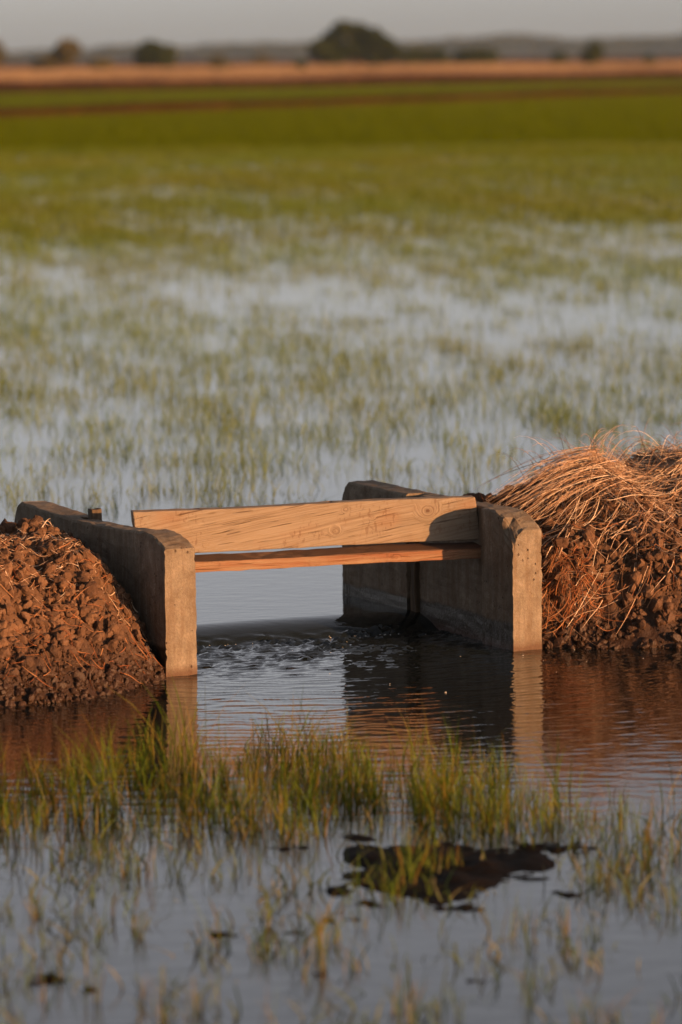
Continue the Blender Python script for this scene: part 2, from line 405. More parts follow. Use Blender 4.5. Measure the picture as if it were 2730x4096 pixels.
# submerged board between the slots that makes the water drop
wb = jbox('weir_board', 1.0, 0.03, 0.28, M['oldwood'], sluice, seed=3); wb.location = (0.0, 0.135, -0.14)
st = jbox('slot_stake', 0.030, 0.030, 0.62, M['oldwood'], None, (2, 2, 12), 0.0015, 4); st.location = (*ab2w(0.063, 0.637), 0.070)
st.rotation_euler = (0, 0, TH)
tag(st, 'dark old wooden stake in the rear slot of the left wall', 'stake')
st2 = jbox('slot_stake', 0.026, 0.030, 0.60, M['oldwood'], None, (2, 2, 12), 0.0015, 5); st2.location = (*ab2w(1.1 - 0.063, 0.637), 0.045)
st2.rotation_euler = (0, R(-1.2), TH)
tag(st2, 'dark old wooden stake in the rear slot of the right wall under the planks', 'stake')

# ------------------------------------------------------------------ planks
def plank(name, L, Rr, h, d, mat, label, shear=0.0, lean=0.0, seed=0, fn=None, seg=(30, 3, 8)):
    L, Rr = Vector(L), Vector(Rr); mid = (L + Rr) / 2; v = Rr - L; ln = v.length
    o = jbox(name, ln, d, h, mat, None, seg, 0.0006, seed, 0.003, shear, fn)
    o.rotation_mode = 'XYZ'
    xa = v.normalized(); za = Vector((0, 0, 1)); ya = za.cross(xa).normalized(); za = xa.cross(ya)
    rot = Matrix((xa, ya, za)).transposed().to_4x4() @ Matrix.Rotation(lean, 4, 'X')
    # L, R are the front bottom corners
    o.matrix_world = Matrix.Translation(mid) @ rot @ Matrix.Translation((0, d / 2, h / 2))
    tag(o, label, 'plank'); return o
M['plank1'] = m_wood('pale_pine', [(0.335, 0.026, 0.019), (0.075, -0.018, 0.011), (0.105, 0.041, 0.008), (0.18, 0.014, 0.006)])
M['plank2'] = m_wood('reddish_pine', [(0.2, 0.0, 0.008)], base=(0.27, 0.185, 0.11), dark=(0.12, 0.05, 0.02), red=0.62, tilt=0.01, dirt=0.0145)
def pf(p):
    q = p.copy(); q[2] += 0.0018 * math.sin(p[0] * 9) * (1 if p[2] > 0 else 0.4); q[1] += 0.002 * math.sin(p[0] * 4); return q
plank('upright_plank', (-0.553, 11.81, 0.2665), (0.375, 12.015, 0.2795), 0.118, 0.040, M['plank1'],
      'pale knotty plank set on edge across the concrete sluice, above the thinner plank', shear=-0.11, lean=R(2), seed=11, fn=pf)
plank('flat_plank', (-0.475, 11.695, 0.231), (0.392, 11.965, 0.233), 0.029, 0.095, M['plank2'],
      'thin reddish plank lying flat below the upright plank across the opening', lean=R(5), seed=12, fn=pf)

# ------------------------------------------------------------------ earth banks
def interp(x, xs, ys): return np.interp(x, xs, ys)
n_big = waves(26, 0.12, 0.5, 21); n_med = waves(40, 0.035, 0.12, 22); n_fin = waves(50, 0.012, 0.035, 23)
def bank_left(a, b):
    bf = interp(-a, [0, 0.16, 0.33, 0.55, 1.2, 4], [0.005, -0.17, -0.245, -0.285, -0.33, -0.45])
    zc = interp(-a, [0, 0.06, 0.16, 0.4, 1, 4], [0.22, 0.27, 0.325, 0.34, 0.345, 0.34])
    bc = interp(-a, [0, 0.06, 0.2, 4], [0.55, 0.45, 0.36, 0.30])
    t = (b - bf) / (bc - bf); f = np.where(t < 1, 1 - np.clip(1 - t, 0, 2) ** 1.75, 1.0)
    z = zc * f - 0.0
    back = sm(1.42, 0.72, b); z = np.where(t > 1, (zc + 0.12) * back - 0.12, z)
    z = np.where(t < 0, t * 0.25, z)
    return z + (0.015 * n_big(a, b) + 0.007 * n_med(a, b)) * sm(-0.12, 0.25, t)
def bank_right(a, b):
    r = a - 1.1
    bf = interp(r, [0, 0.33, 0.9, 4], [0.03, -0.165, -0.27, -0.4])
    zc = interp(r, [0, 0.1, 0.35, 1, 4], [0.285, 0.30, 0.338, 0.338, 0.335])
    bc = interp(r, [0, 0.15, 0.4, 4], [0.60, 0.50, 0.42, 0.40])
    t = (b - bf) / (bc - bf); f = np.where(t < 1, 1 - np.clip(1 - t, 0, 2) ** 2.1, 1.0)
    z = zc * f
    back = sm(1.45, 0.78, b); z = np.where(t > 1, (zc + 0.12) * back - 0.12, z)
    z = np.where(t < 0, t * 0.25, z)
    return z + (0.015 * n_big(a, b) + 0.008 * n_med(a, b)) * sm(-0.12, 0.25, t)
def heap(a, b):          # straw pile standing above the right bank
    r = a - 1.1
    h = interp(r, [0.18, 0.28, 0.38, 0.5, 0.9, 2, 4], [0, 0.018, 0.085, 0.080, 0.085, 0.09, 0.06])
    return h * sm(0.22, 0.46, b) * sm(0.85, 0.58, b) * (1 + 0.15 * n_big(a * 1.3, b))
def build_bank(name, fn, a0, a1, label, extra=None):
    aa = np.concatenate([np.arange(a0, a1, 0.01)]) if a1 - a0 < 2.4 else None
    if a0 < 0: aa = np.concatenate([np.arange(-6, -1.2, 0.1), np.arange(-1.2, -0.001, 0.009), [-0.001]])
    else: aa = np.concatenate([np.arange(1.101, 2.4, 0.009), np.arange(2.4, 8, 0.1)])
    bb = np.concatenate([np.arange(-0.8, -0.35, 0.04), np.arange(-0.35, 0.8, 0.009), np.arange(0.8, 1.7, 0.04)])
    x, y = np.meshgrid(aa, bb, indexing='ij'); z = fn(x, y) + 0.0025 * n_fin(x, y) * sm(-0.05, 0.03, fn(x, y))
    if extra is not None: z = z + 0.72 * extra(x, y)
    wx, wy = ab2w(x, y)
    o = mesh_obj(name, np.stack([wx, wy, z], -1).reshape(-1, 3), [grid_faces(*x.shape)], M['soil'], smooth=True)
    tag(o, kind='structure'); return o
build_bank('earth_bank', bank_left, -6, 0, '')
build_bank('earth_bank', bank_right, 1.1, 8, '', heap)

# clods
def ico():
    import bmesh
    bm = bmesh.new(); bmesh.ops.create_icosphere(bm, subdivisions=2, radius=1.0)
    V = np.array([v.co[:] for v in bm.verts]); F = np.array([[v.index for v in f.verts] for f in bm.faces]); bm.free(); return V, F
IV, IF = ico()
def clod_shape(g):
    d = np.ones(len(IV))
    for _ in range(9):       # cut by random planes: broken faces
        n = g.normal(0, 1, 3); n /= np.linalg.norm(n); c = g.uniform(0.4, 0.85)
        p = IV @ n; d = np.minimum(d, np.where(p > 1e-3, c / np.maximum(p, 1e-3), 9))
    return IV * d[:, None] * g.uniform(0.6, 1.4, 3) * (1 + g.normal(0, 0.05, (len(IV), 1)))
def scatter_clods(name, fn, ar, br, n, label, smin=0.0032, smax=0.021, seed=1, extra=None):
    g = np.random.default_rng(seed); shapes = [clod_shape(g) for _ in range(14)]
    Vs, Fs, c = [], [], 0
    made = 0
    while made < n:
        a = g.uniform(*ar); b = g.uniform(*br); z = float(fn(np.array(a), np.array(b)))
        if extra is not None: z += 0.72 * float(extra(np.array(a), np.array(b)))
        if z < -0.01: continue
        s = smin * (smax / smin) ** (g.uniform() ** 2.6)
        if made % 260 == 7: s = g.uniform(0.016, 0.027)
        if z < 0.09: s *= 0.75
        if s < 0.02 and n_med(np.array(a * 0.6), np.array(b * 0.6)) > 0.55 and g.uniform() < 0.8: continue
        if a > 0 and a < 1.1 + s * 1.3: 
            continue
        if a < 0 and a > -s * 1.3: continue
        q = g.normal(0, 1, 4); q /= np.linalg.norm(q); w, x, y, zz = q
        Rm = np.array([[1-2*(y*y+zz*zz), 2*(x*y-zz*w), 2*(x*zz+y*w)], [2*(x*y+zz*w), 1-2*(x*x+zz*zz), 2*(y*zz-x*w)], [2*(x*zz-y*w), 2*(y*zz+x*w), 1-2*(x*x+y*y)]])
        wx, wy = ab2w(a, b)
        Vs.append(shapes[made % 14] @ Rm.T * s + np.array([wx, wy, z + s * g.uniform(0.0, 0.55)])); Fs.append(IF + c); c += len(IV); made += 1
    o = mesh_obj(name, np.concatenate(Vs), [np.concatenate(Fs)], M['clod'])
    tag(o, kind='stuff'); return o
scatter_clods('soil_clods', bank_left, (-1.05, -0.002), (-0.34, 0.62), 19000, '', seed=31)
scatter_clods('soil_clods', bank_right, (1.1, 2.1), (-0.34, 0.66), 16000, '', seed=32, extra=heap)
def spill(a, b): return np.full(np.shape(a), 0.368)
# ------------------------------------------------------------------ strands (straw)
def strands(name, paths, radii, mat, kind='stuff'):
    """paths: list of (k,3) arrays; 3-sided tapered tubes"""
    Vs, Q, c = [], [], 0
    for P, r in zip(paths, radii):
        k = len(P); T = np.gradient(P, axis=0); T /= np.linalg.norm(T, axis=1)[:, None] + 1e-9
        up = np.array([0.13, 0.21, 0.97]); s1 = np.cross(T, up); s1 /= np.linalg.norm(s1, axis=1)[:, None] + 1e-9; s2 = np.cross(T, s1)
        rr = r * (1 - 0.75 * np.linspace(0, 1, k) ** 2)[:, None]
        ring = np.stack([P + rr * (math.cos(t) * s1 + math.sin(t) * s2) for t in (0.5, 2.6, 4.7)], 1)
        Vs.append(ring.reshape(-1, 3))
        i = np.arange(k - 1)[:, None] * 3; j = np.arange(3)[None]; j2 = (j + 1) % 3
        Q.append(np.stack([i + j, i + j2, i + 3 + j2, i + 3 + j], -1).reshape(-1, 4) + c); c += 3 * k
    o = mesh_obj(name, np.concatenate(Vs), [np.concatenate(Q)], mat); tag(o, kind=kind); return o
def lay_path(g, a, b, ang, L, surf, off, curl, k=9, stiff=1.0, ends=0.0):
    pts = []; step = L / (k - 1); dn = g.normal(0, curl)
    for i in range(k):
        z = float(surf(np.array(a), np.array(b))) + off + ends * (i / (k - 1)) ** 2 * L
        x, y = ab2w(a, b); pts.append((x, y, z)); ang += dn * step + g.normal(0, curl * 0.25) * step
        a += math.cos(ang) * step; b += math.sin(ang) * step
    P = np.array(pts)
    # a stalk is stiffer than the ground: smooth its height
    for _ in range(int(3 * stiff)): P[1:-1, 2] = 0.25 * P[:-2, 2] + 0.5 * P[1:-1, 2] + 0.25 * P[2:, 2]
    P[:, 2] += g.uniform(0, 0.004)
    return P
g = np.random.default_rng(55)
def surfR(a, b): return bank_right(a, b) + 0.72 * heap(a, b)
paths, rad = [], []
for i in range(3000):      # combed mass lying over the crest
    a = 1.1 + 0.38 + abs(g.normal(0, 0.45)); b = g.uniform(0.24, 0.90)
    if a > 2.7: continue
    hp = float(heap(np.array(a), np.array(b)))
    if hp < 0.02: continue
    lvl_ = g.uniform(0, 1) ** 0.6
    ang = R(180) + g.normal(R(0), R(30)) if g.uniform() < 0.6 else g.uniform(0, 6.28)
    L = g.uniform(0.08, 0.34)
    P = lay_path(g, a, b, ang, L, surfR, hp * 0.42 * lvl_ + 0.003, 3.2, 10, 1.6, g.choice([0, 0, 0.1, 0.22]))
    if P.shape[0] and ((P[:, 0] - O[0]) * E1[0] + (P[:, 1] - O[1]) * E1[1]).min() < 1.40: continue
    paths.append(P); rad.append(g.uniform(0.0009, 0.0019))
for i in range(130):       # strands hanging down over the front slope
    a = 1.1 + 0.33 + abs(g.normal(0, 0.4)); b = g.uniform(0.2, 0.46)
    ang = g.normal(R(-115), R(28)); L = g.uniform(0.10, 0.34)
    P = lay_path(g, a, b, ang, L, surfR, g.uniform(0.006, 0.03), 2.2, 10, 2.5)
    aa = (P[:, 0] - O[0]) * E1[0] + (P[:, 1] - O[1]) * E1[1]
    if aa.min() < 1.12: continue
    paths.append(P); rad.append(g.uniform(0.0009, 0.0018))
# loose wisp rising at the left end of the heap and trailing left
for i in range(210):
    c0 = 1.1 + 0.39 + g.normal(0, 0.04); b0 = 0.42 + g.normal(0, 0.05)
    L = g.uniform(0.15, 0.36); ang = R(180) + g.normal(R(6), R(13)); k = 10; pts = []
    a, b = c0 + g.uniform(-0.02, 0.10), b0
    z0 = float(surfR(np.array(a), np.array(b))) + g.uniform(0.0, 0.075)
    for j in range(k):
        u = j / (k - 1); zz = z0 + 0.02 * math.sin(u * 2.2) - 0.36 * L * u ** 1.4 * g.uniform(0.9, 1.1)
        zz = max(zz, float(surfR(np.array(a), np.array(b))) + 0.004) if a > 1.1 else zz
        x, y = ab2w(a, b); pts.append((x, y, zz)); a += math.cos(ang) * L / (k - 1); b += math.sin(ang) * L / (k - 1); ang += g.normal(0, 0.06)
    P = np.array(pts)
    for _ in range(2): P[1:-1] = 0.25 * P[:-2] + 0.5 * P[1:-1] + 0.25 * P[2:]
    paths.append(P); rad.append(g.uniform(0.0007, 0.0014))
for i in range(170):       # flying upright ends
    a = 1.1 + g.uniform(0.25, 0.9); b = g.uniform(0.35, 0.6); z0 = float(surfR(np.array(a), np.array(b))) + float(heap(np.array(a), np.array(b))) * 0.3
    an = g.uniform(0, 6.28); L = g.uniform(0.05, 0.15); pts = []
    for j in range(8):
        u = j / 7; x, y = ab2w(a + math.cos(an) * L * u * 1.1, b + math.sin(an) * L * u * 1.1); pts.append((x, y, z0 + L * 0.75 * math.sin(u * 1.9)))
    paths.append(np.array(pts)); rad.append(g.uniform(0.0006, 0.0011))
strands('straw_heap', paths, rad, M['straw'])
# dry weeds and roots on both banks
def litter(name, fn, ar, br, n, mat, seed, lr=(0.02, 0.09), curl=9.0, off=(0.004, 0.022), extra=None, amin=None):
    g = np.random.default_rng(seed); ps, rs = [], []
    f = fn if extra is None else (lambda a, b: fn(a, b) + 0.72 * extra(a, b))
    while len(ps) < n:
        a, b = g.uniform(*ar), g.uniform(*br)
        if float(f(np.array(a), np.array(b))) < 0.015: continue
        P = lay_path(g, a, b, g.uniform(0, 6.28), g.uniform(*lr), f, g.uniform(*off), curl, 7, 1.0, g.choice([0, 0.15, 0.3]))
        aa = (P[:, 0] - O[0]) * E1[0] + (P[:, 1] - O[1]) * E1[1]
        if ar[1] <= 0 and aa.max() > -0.006: continue
        if ar[0] >= 1.1 and aa.min() < 1.106: continue
        ps.append(P); rs.append(g.uniform(0.0006, 0.0015))
    return strands(name, ps, rs, mat)
litter('dry_straw', bank_left, (-1.05, -0.01), (0.05, 0.55), 1500, M['straw'], 61, (0.010, 0.05), off=(0.008, 0.020))
litter('dry_straw', bank_left, (-1.05, -0.01), (-0.3, 0.3), 700, M['straw_red'], 62, (0.015, 0.06))
litter('dry_roots', bank_right, (1.11, 1.30), (0.02, 0.16), 330, M['straw_red'], 63, (0.02, 0.07), 22, (0.004, 0.03))
litter('dry_roots', bank_right, (1.11, 2.2), (-0.2, 0.5), 420, M['straw_red'], 64, (0.02, 0.12), 12, (0.004, 0.022), extra=heap)
litter('dry_straw', bank_right, (1.15, 2.2), (0.0, 0.5), 420, M['straw'], 65, (0.05, 0.2), 5, (0.006, 0.028), extra=heap)

# ------------------------------------------------------------------ blades
def blades(name, x, y, z, h, w, lean, mat, seg=2, seed=0):
    g = np.random.default_rng(seed); n = len(x)
    an = g.uniform(0, 2 * math.pi, n); bd = g.uniform(0, 2 * math.pi, n)
    sx, sy = np.cos(an) * w / 2, np.sin(an) * w / 2; lx, ly = np.cos(bd) * lean * h, np.sin(bd) * lean * h
    lv = {1: [0], 2: [0, 0.5], 3: [0, 0.35, 0.7]}[seg]
    VV = []
    for u in lv:
        ww = 1.0 - 0.35 * u; cx, cy, cz = x + lx * u ** 1.8, y + ly * u ** 1.8, z + h * (u - 0.25 * lean * u * u)
        VV.append(np.stack([cx - sx * ww, cy - sy * ww, cz], -1)); VV.append(np.stack([cx + sx * ww, cy + sy * ww, cz], -1))
    VV.append(np.stack([x + lx, y + ly, z + h * (1 - 0.25 * lean)], -1))
    V = np.stack(VV, 1); m = V.shape[1]; base = (np.arange(n) * m)[:, None]
    G = []
    if seg > 1: G.append(np.concatenate([base + np.array([[2 * i, 2 * i + 1, 2 * i + 3, 2 * i + 2]]) for i in range(seg - 1)]))
    G.append(base + np.array([[m - 3, m - 2, m - 1]]))
    o = mesh_obj(name, V.reshape(-1, 3), G, mat); tag(o, kind='stuff'); return o
def clumps(cx, cy, per, spread, g):
    k = np.maximum(1, (per[0] + (per[1] - per[0]) * g.uniform(0, 1, len(cx)) ** 1.6).astype(int)); idx = np.repeat(np.arange(len(cx)), k)
    return cx[idx] + g.normal(0, spread, len(idx)), cy[idx] + g.normal(0, spread, len(idx)), idx

HF = 0.0772
def sample(n, Y0, Y1, g, k=2.4, extra=0.8):
    Y = np.sqrt(g.uniform(Y0 ** 2, Y1 ** 2, n)); X = g.uniform(-1, 1, n) * (HF * k * Y + extra); return X, Y
# --- foreground rice
g = np.random.default_rng(71)
fn1 = waves(20, 0.15, 0.6, 72); fn2 = waves(20, 0.05, 0.16, 73)
n = 39000
X = g.uniform(-2.4, 2.4, n); Y = g.uniform(6.4, 10.6, n); u = X / (Y * HF)      # u=-1..1 across the view
top = np.interp(X, [-1.6, -0.75, -0.45, -0.2, 0.1, 0.32, 0.48, 0.75, 1.6], [9.8, 9.8, 9.95, 10.2, 10.15, 9.8, 9.5, 9.15, 9.1])
bot = np.interp(X, [-1.6, -0.75, -0.45, -0.2, 0.1, 0.38, 0.55, 0.75, 1.6], [8.75, 8.8, 9.15, 9.25, 9.2, 9.05, 8.4, 8.2, 8.2])
d = sm(0, 0.25, top - Y + 0.10 * fn1(X, Y)) * sm(-0.45, 0.25, Y - bot + 0.14 * fn1(X, Y))
d = d * np.clip(0.75 + 0.35 * fn2(X, Y), 0.15, 1) * np.interp(X, [-1.6, 0.3, 0.55, 1.6], [1, 1, 0.42, 0.42])
rc = sm(0.25, 0.0, np.hypot((X - 0.62) / 1.0, (Y - 8.5) / 2.2)) * 0.5
sparse = 0.035 * sm(9.4, 9.0, Y) * np.clip(0.6 + fn1(X, Y), 0, 2)
keep = g.uniform(0, 1, n) < np.maximum(np.maximum(d * 0.78 * np.clip(0.75 + 0.6 * fn2(X * 1.7, Y), 0.25, 1.0), rc * 0.26), sparse * 1.9)
cx, cy = X[keep], Y[keep]
x, y, idx = clumps(cx, cy, (4, 8), 0.010, g)
hh = (g.uniform(0.06, 0.16, len(cx)) * (1 + 0.22 * fn1(cx * 1.3, cy)))[idx] * g.uniform(0.6, 1.08, len(x)) * np.where(cy[idx] < 8.9, 0.62, 1)
blades('rice_grass', x, y, np.full(len(x), -0.01), hh, g.uniform(0.0013, 0.0030, len(x)), g.uniform(0.05, 0.65, len(x)), M['rice'], 3, 74)
print('foreground blades', len(x))
# drowned, pale, bent stalks
n = 11000; X = g.uniform(-2.1, 2.1, n); Y = g.uniform(6.5, 9.3, n)
keep = g.uniform(0, 1, n) < np.clip(0.25 + 0.4 * fn1(X + 3, Y), 0.03, 0.8); X, Y = X[keep], Y[keep]
blades('drowned_stalks', X, Y, np.full(len(X), -0.01), g.uniform(0.02, 0.075, len(X)), g.uniform(0.0025, 0.006, len(X)), g.uniform(0.3, 1.3, len(X)), M['rice_pale'], 3, 75)
# --- flooded paddy behind the sluice
g = np.random.default_rng(81)
p1 = waves(24, 1.2, 5, 82); p2 = waves(24, 0.25, 0.9, 83)
X, Y = sample(1050000, 12.7, 76, g)
_, bq = w2ab(X, Y)
pd = np.clip(0.55 + 0.22 * p1(X, Y * 0.45) + 0.36 * p2(X, Y * 0.6), 0.02, 1.5)
dens = np.interp(Y, [14.4, 14.9, 15.4, 17, 20, 24, 28, 32, 36, 40, 45, 75], [0.0, 0.5, 1.2, 1.4, 1.25, 0.95, 0.85, 1.0, 1.25, 1.9, 2.0, 2.2])
keep = (g.uniform(0, 1.6, len(X)) < pd * dens * 0.5) & (bq > 1.55)
x, y, idx = clumps(X[keep], Y[keep], (1, 7), 0.038, g)
hh = (0.035 + 0.09 * g.uniform(0, 1, keep.sum()) ** 1.5)[idx] * g.uniform(0.6, 1.1, len(x))
blades('paddy_rice', x, y, np.full(len(x), UP - 0.01), hh, g.uniform(0.0018, 0.0038, len(x)), g.uniform(0.1, 1.0, len(x)), M['paddy'], 2, 84)
print('paddy blades', len(x))
# --- dense rice towards the first dyke
L2 = [(-200, 80), (-60, 92), (-9.3, 119), (13.3, 172), (90, 195), (200, 205)]; L1 = [(-300, 175), (-60, 190), (-16.5, 208), (20, 262), (90, 285), (300, 300)]
def ly(L, X): return np.interp(X, [p[0] for p in L], [p[1] for p in L])
X, Y = sample(440000, 36, 178, g)
k = (Y < ly(L2, X) - 4) & (g.uniform(0, 1, len(X)) < np.interp(Y + 3 * p1(X * 0.2, Y * 0.2), [36, 41, 46, 52, 58, 66, 74], [0.08, 0.5, 0.35, 0.6, 0.35, 0.7, 1]))
X, Y = X[k], Y[k]
blades('dense_rice', X, Y, np.full(len(X), UP - 0.01), g.uniform(0.09, 0.14, len(X)), g.uniform(0.010, 0.018, len(X)), g.uniform(0.1, 0.6, len(X)), M['dense'], 1, 91)
X, Y = sample(270000, 115, 285, g)
k = (Y > ly(L2, X) + 2) & (Y < ly(L1, X) - 12); X, Y = X[k], Y[k]
blades('young_rice', X, Y, np.full(len(X), 0.04), g.uniform(0.07, 0.11, len(X)), g.uniform(0.014, 0.022, len(X)), g.uniform(0.1, 0.6, len(X)), M['light'], 1, 92)
# far field sheet and dykes
def strip(name, L, fr, mat, n=120, kind='structure'):
    X = np.linspace(L[0][0], L[-1][0], n); Yc = ly(L, X); V = []
    for dy, z in fr: V.append(np.stack([X, Yc + dy, np.full(n, z) + (0.05 * np.sin(X * 0.9) + 0.03 * np.sin(X * 2.3 + 1)) * (z > 0.1) * 0.4], -1))
    o = mesh_obj(name, np.concatenate(V), [grid_faces(len(fr), n)], mat, smooth=True); tag(o, kind=kind); return o
strip('field_dyke', L2, [(-1.2, -0.1), (-0.8, 0.22), (0.4, 0.27), (1.2, 0.22), (1.8, -0.1)], M['dyke'])
strip('field_dyke', L1, [(-1.6, -0.1), (-1.0, 0.30), (0.5, 0.37), (1.4, 0.30), (2.0, -0.1)], M['dyke'])
M['green'] = m_plain('green_field_ground', (0.07, 0.095, 0.0006), (0.09, 0.115, 0.0006), 0.3)
V = []; xs = np.linspace(-200, 200, 60)
V = np.concatenate([np.stack([xs, ly(L2, xs) + 1, np.full(60, 0.055)], -1), np.stack([xs, ly(L1, xs) - 1, np.full(60, 0.055)], -1)])
tag(mesh_obj('rice_field', V, [grid_faces(2, 60)], M['green']), kind='structure')
V = np.concatenate([np.stack([xs, 76 + 2.5 * np.sin(xs * 0.35) + 1.5 * np.sin(xs * 0.9), np.full(60, UP + 0.012)], -1), np.stack([xs, ly(L2, xs) - 0.5, np.full(60, UP + 0.012)], -1)])
tag(mesh_obj('rice_field', V, [grid_faces(2, 60)], M['green']), kind='structure')
M['dryland'] = m_plain('dry_field_ground', (0.075, 0.032, 0.014), (0.14, 0.065, 0.03), 0.06)
fr = [(1.5, 0.2), (60, 0.38), (120, 0.52), (200, 0.67), (260, 0.68), (420, 0.62), (900, 0.4), (2600, 0.0)]
strip('dry_field', L1, fr, M['dryland'])
X, Y = sample(180000, 200, 440, g)
off = Y - ly(L1, X); k = (off > 38 + 8 * np.sin(X * 0.21)) & (off < 220); X, Y, off = X[k], Y[k], off[k]
zt = np.interp(off, [1.5, 60, 120, 200], [0.2, 0.38, 0.52, 0.67])
blades('dry_grass', X, Y, zt - 0.03, g.uniform(0.10, 0.26, len(X)), g.uniform(0.02, 0.045, len(X)), g.uniform(0.1, 0.8, len(X)), M['dry'], 1, 93)

# ------------------------------------------------------------------ distant trees
def leaf_cloud(g, lobes, n, size):
    """lobes: (cx,cy,cz,rx,ry,rz)"""
    w = np.array([l[3] * l[5] for l in lobes]); w = w / w.sum(); li = g.choice(len(lobes), n, p=w); Lb = np.array(lobes)[li]
    d = g.normal(0, 1, (n, 3)); d /= np.linalg.norm(d, axis=1)[:, None]; r = g.uniform(0.2, 1, n) ** 0.45 * (1 + 0.12 * np.sin(d[:, 0] * 7 + li) * np.sin(d[:, 2] * 6 + li * 2))
    P = Lb[:, :3] + d * r[:, None] * Lb[:, 3:]
    s = size * g.uniform(0.5, 1.3, n)[:, None]; t1 = g.normal(0, 1, (n, 3)); t1 /= np.linalg.norm(t1, axis=1)[:, None]
    t2 = np.cross(t1, g.normal(0, 1, (n, 3))); t2 /= np.linalg.norm(t2, axis=1)[:, None]
    V = np.stack([P - t1 * s, P + t2 * s * 0.6, P + t1 * s, P - t2 * s * 0.6], 1).reshape(-1, 3)
    return V, (np.arange(n) * 4)[:, None] + np.arange(4)[None]
def limb(P0, P1, r0, r1, k=7):
    P0, P1 = np.array(P0, float), np.array(P1, float); T = P1 - P0; T /= np.linalg.norm(T); s = np.cross(T, [0.3, 0.9, 0.1]); s /= np.linalg.norm(s); q = np.cross(T, s)
    t = np.arange(k) * 2 * math.pi / k; c = np.cos(t)[:, None] * s + np.sin(t)[:, None] * q
    V = np.concatenate([P0 + c * r0, P1 + c * r1]); i = np.arange(k); j = (i + 1) % k
    return V, np.stack([i, j, j + k, i + k], -1)
def px_dist(xD, dist): return (xD - 784) / 10150 * dist
def tree(name, xD, dist, w, h, z0, lobes_n, n, mat, label, cat, seed, trunk=0.25, size=0.22, low=0.0, fixed=None):
    g = np.random.default_rng(seed); root = empty(name, (px_dist(xD, dist), dist, z0))
    tag(root, label, cat, 'trees and bushes beyond the dry field')
    lobes = []
    for i in range(lobes_n):
        t = g.uniform(-1, 1); hz = h * (low + (1 - low) * g.uniform(0.25, 0.85) * (1 - 0.35 * t * t))
        rx = w * g.uniform(0.16, 0.28); lobes.append((t * (w / 2 - rx), g.uniform(-1, 1) * w * 0.25, min(hz, h - rx * 0.8), rx, rx, rx * g.uniform(0.7, 0.95)))
    lobes.append((0, 0, h * 0.5, w * 0.26, w * 0.25, h * 0.36))
    if fixed: lobes = fixed
    V, F = leaf_cloud(g, lobes, n, size); mesh_obj('crown', V, [F], mat, root)
    Vs, Fs, c = [], [], 0; top = (g.uniform(-.1, .1) * w, 0, h * 0.5)
    segs = [((0, 0, -0.3), top, trunk, trunk * 0.5)] + [((0, 0, h * 0.3), (l[0], l[1], l[2]), trunk * 0.5, trunk * 0.15) for l in lobes[:6]]
    for s in segs:
        v, f = limb(*s); Vs.append(v); Fs.append(f + c); c += len(v)
    mesh_obj('trunk', np.concatenate(Vs), [np.concatenate(Fs)], M['bark'], root)
    return root
Z0 = 0.62
tree('broad_tree', 826, 400, 8.4, 4.2, Z0, 14, 14000, M['leaf'], 'largest dark broad-crowned tree on the skyline, right of centre beyond the dry field', 'tree', 101, 0.3, 0.2, fixed=[(-3.1, 0, 1.5, 1.1, 1.3, 1.0), (-2.0, 0.5, 2.5, 1.0, 1.2, 0.85), (-1.0, -0.3, 3.35, 1.1, 1.2, 0.75), (0.3, 0.4, 3.1, 1.2, 1.3, 0.8), (1.6, 0, 2.7, 1.1, 1.2, 0.8), (2.6, 0.3, 2.0, 1.1, 1.2, 0.8), (3.4, 0, 1.2, 1.0, 1.2, 0.8), (0, 0.5, 1.5, 1.6, 1.4, 1.0), (-2.1, -0.4, 1.0, 1.4, 1.2, 0.8), (1.9, 0.2, 0.9, 1.6, 1.3, 0.8)])
tree('round_tree', 368, 400, 4.2, 2.5, Z0, 9, 6000, M['leaf'], 'dark round tree left of centre beyond the dry field', 'tree', 102, 0.2, low=0.1)
tree('round_tree', 1376, 400, 2.9, 2.2, Z0, 7, 2600, M['leaf'], 'small dark round tree at the right beyond the dry field', 'tree', 103, 0.15)
tree('loose_tree', 165, 390, 3.4, 3.3, Z0 - 0.1, 8, 3200, M['leaf_pale'], 'pale loose pointed tree between the left edge and the dark round tree', 'tree', 104, 0.12)
tree('loose_tree', 0, 390, 3.2, 2.8, Z0 - 0.1, 8, 2200, M['leaf_pale'], 'olive tree cut off by the left edge of the view', 'tree', 105, 0.15)
tree('bush', 515, 380, 1.7, 1.3, Z0, 5, 900, M['leaf_pale'], 'small upright olive bush between the dark round tree and the broad tree', 'bush', 106, 0.06)
tree('bush', 985, 430, 5.2, 1.6, Z0, 8, 2600, M['leaf'], 'low dark bush touching the right side of the broad tree', 'bush', 107, 0.1)
tree('bush', 1105, 430, 5.4, 1.5, Z0, 9, 2600, M['leaf'], 'long low dark bush halfway between the broad tree and the round tree at right', 'bush', 108, 0.1)
tree('bush', 1290, 420, 1.8, 1.1, Z0, 5, 700, M['leaf'], 'tiny low bush just left of the round tree at right', 'bush', 109, 0.06)
tree('bush', 698, 330, 1.3, 0.75, 0.75, 4, 500, M['leaf'], 'tiny dark bush on the dry field at the foot of the broad tree', 'bush', 110, 0.05, 0.14)
tree('bush', 1500, 330, 1.0, 0.8, 0.75, 4, 400, M['leaf'], 'tiny dark bush on the dry field near the right edge', 'bush', 111, 0.05, 0.14)
tree('bush', 255, 380, 2.6, 0.9, Z0, 6, 900, M['leaf_pale'], 'low brownish bush between the loose tree and the dark round tree', 'bush', 112, 0.06)
tree('bush', 115, 385, 2.4, 1.2, Z0 - 0.1, 6, 1100, M['leaf_pale'], 'low olive bush at the left foot of the loose tree', 'bush', 113, 0.06)
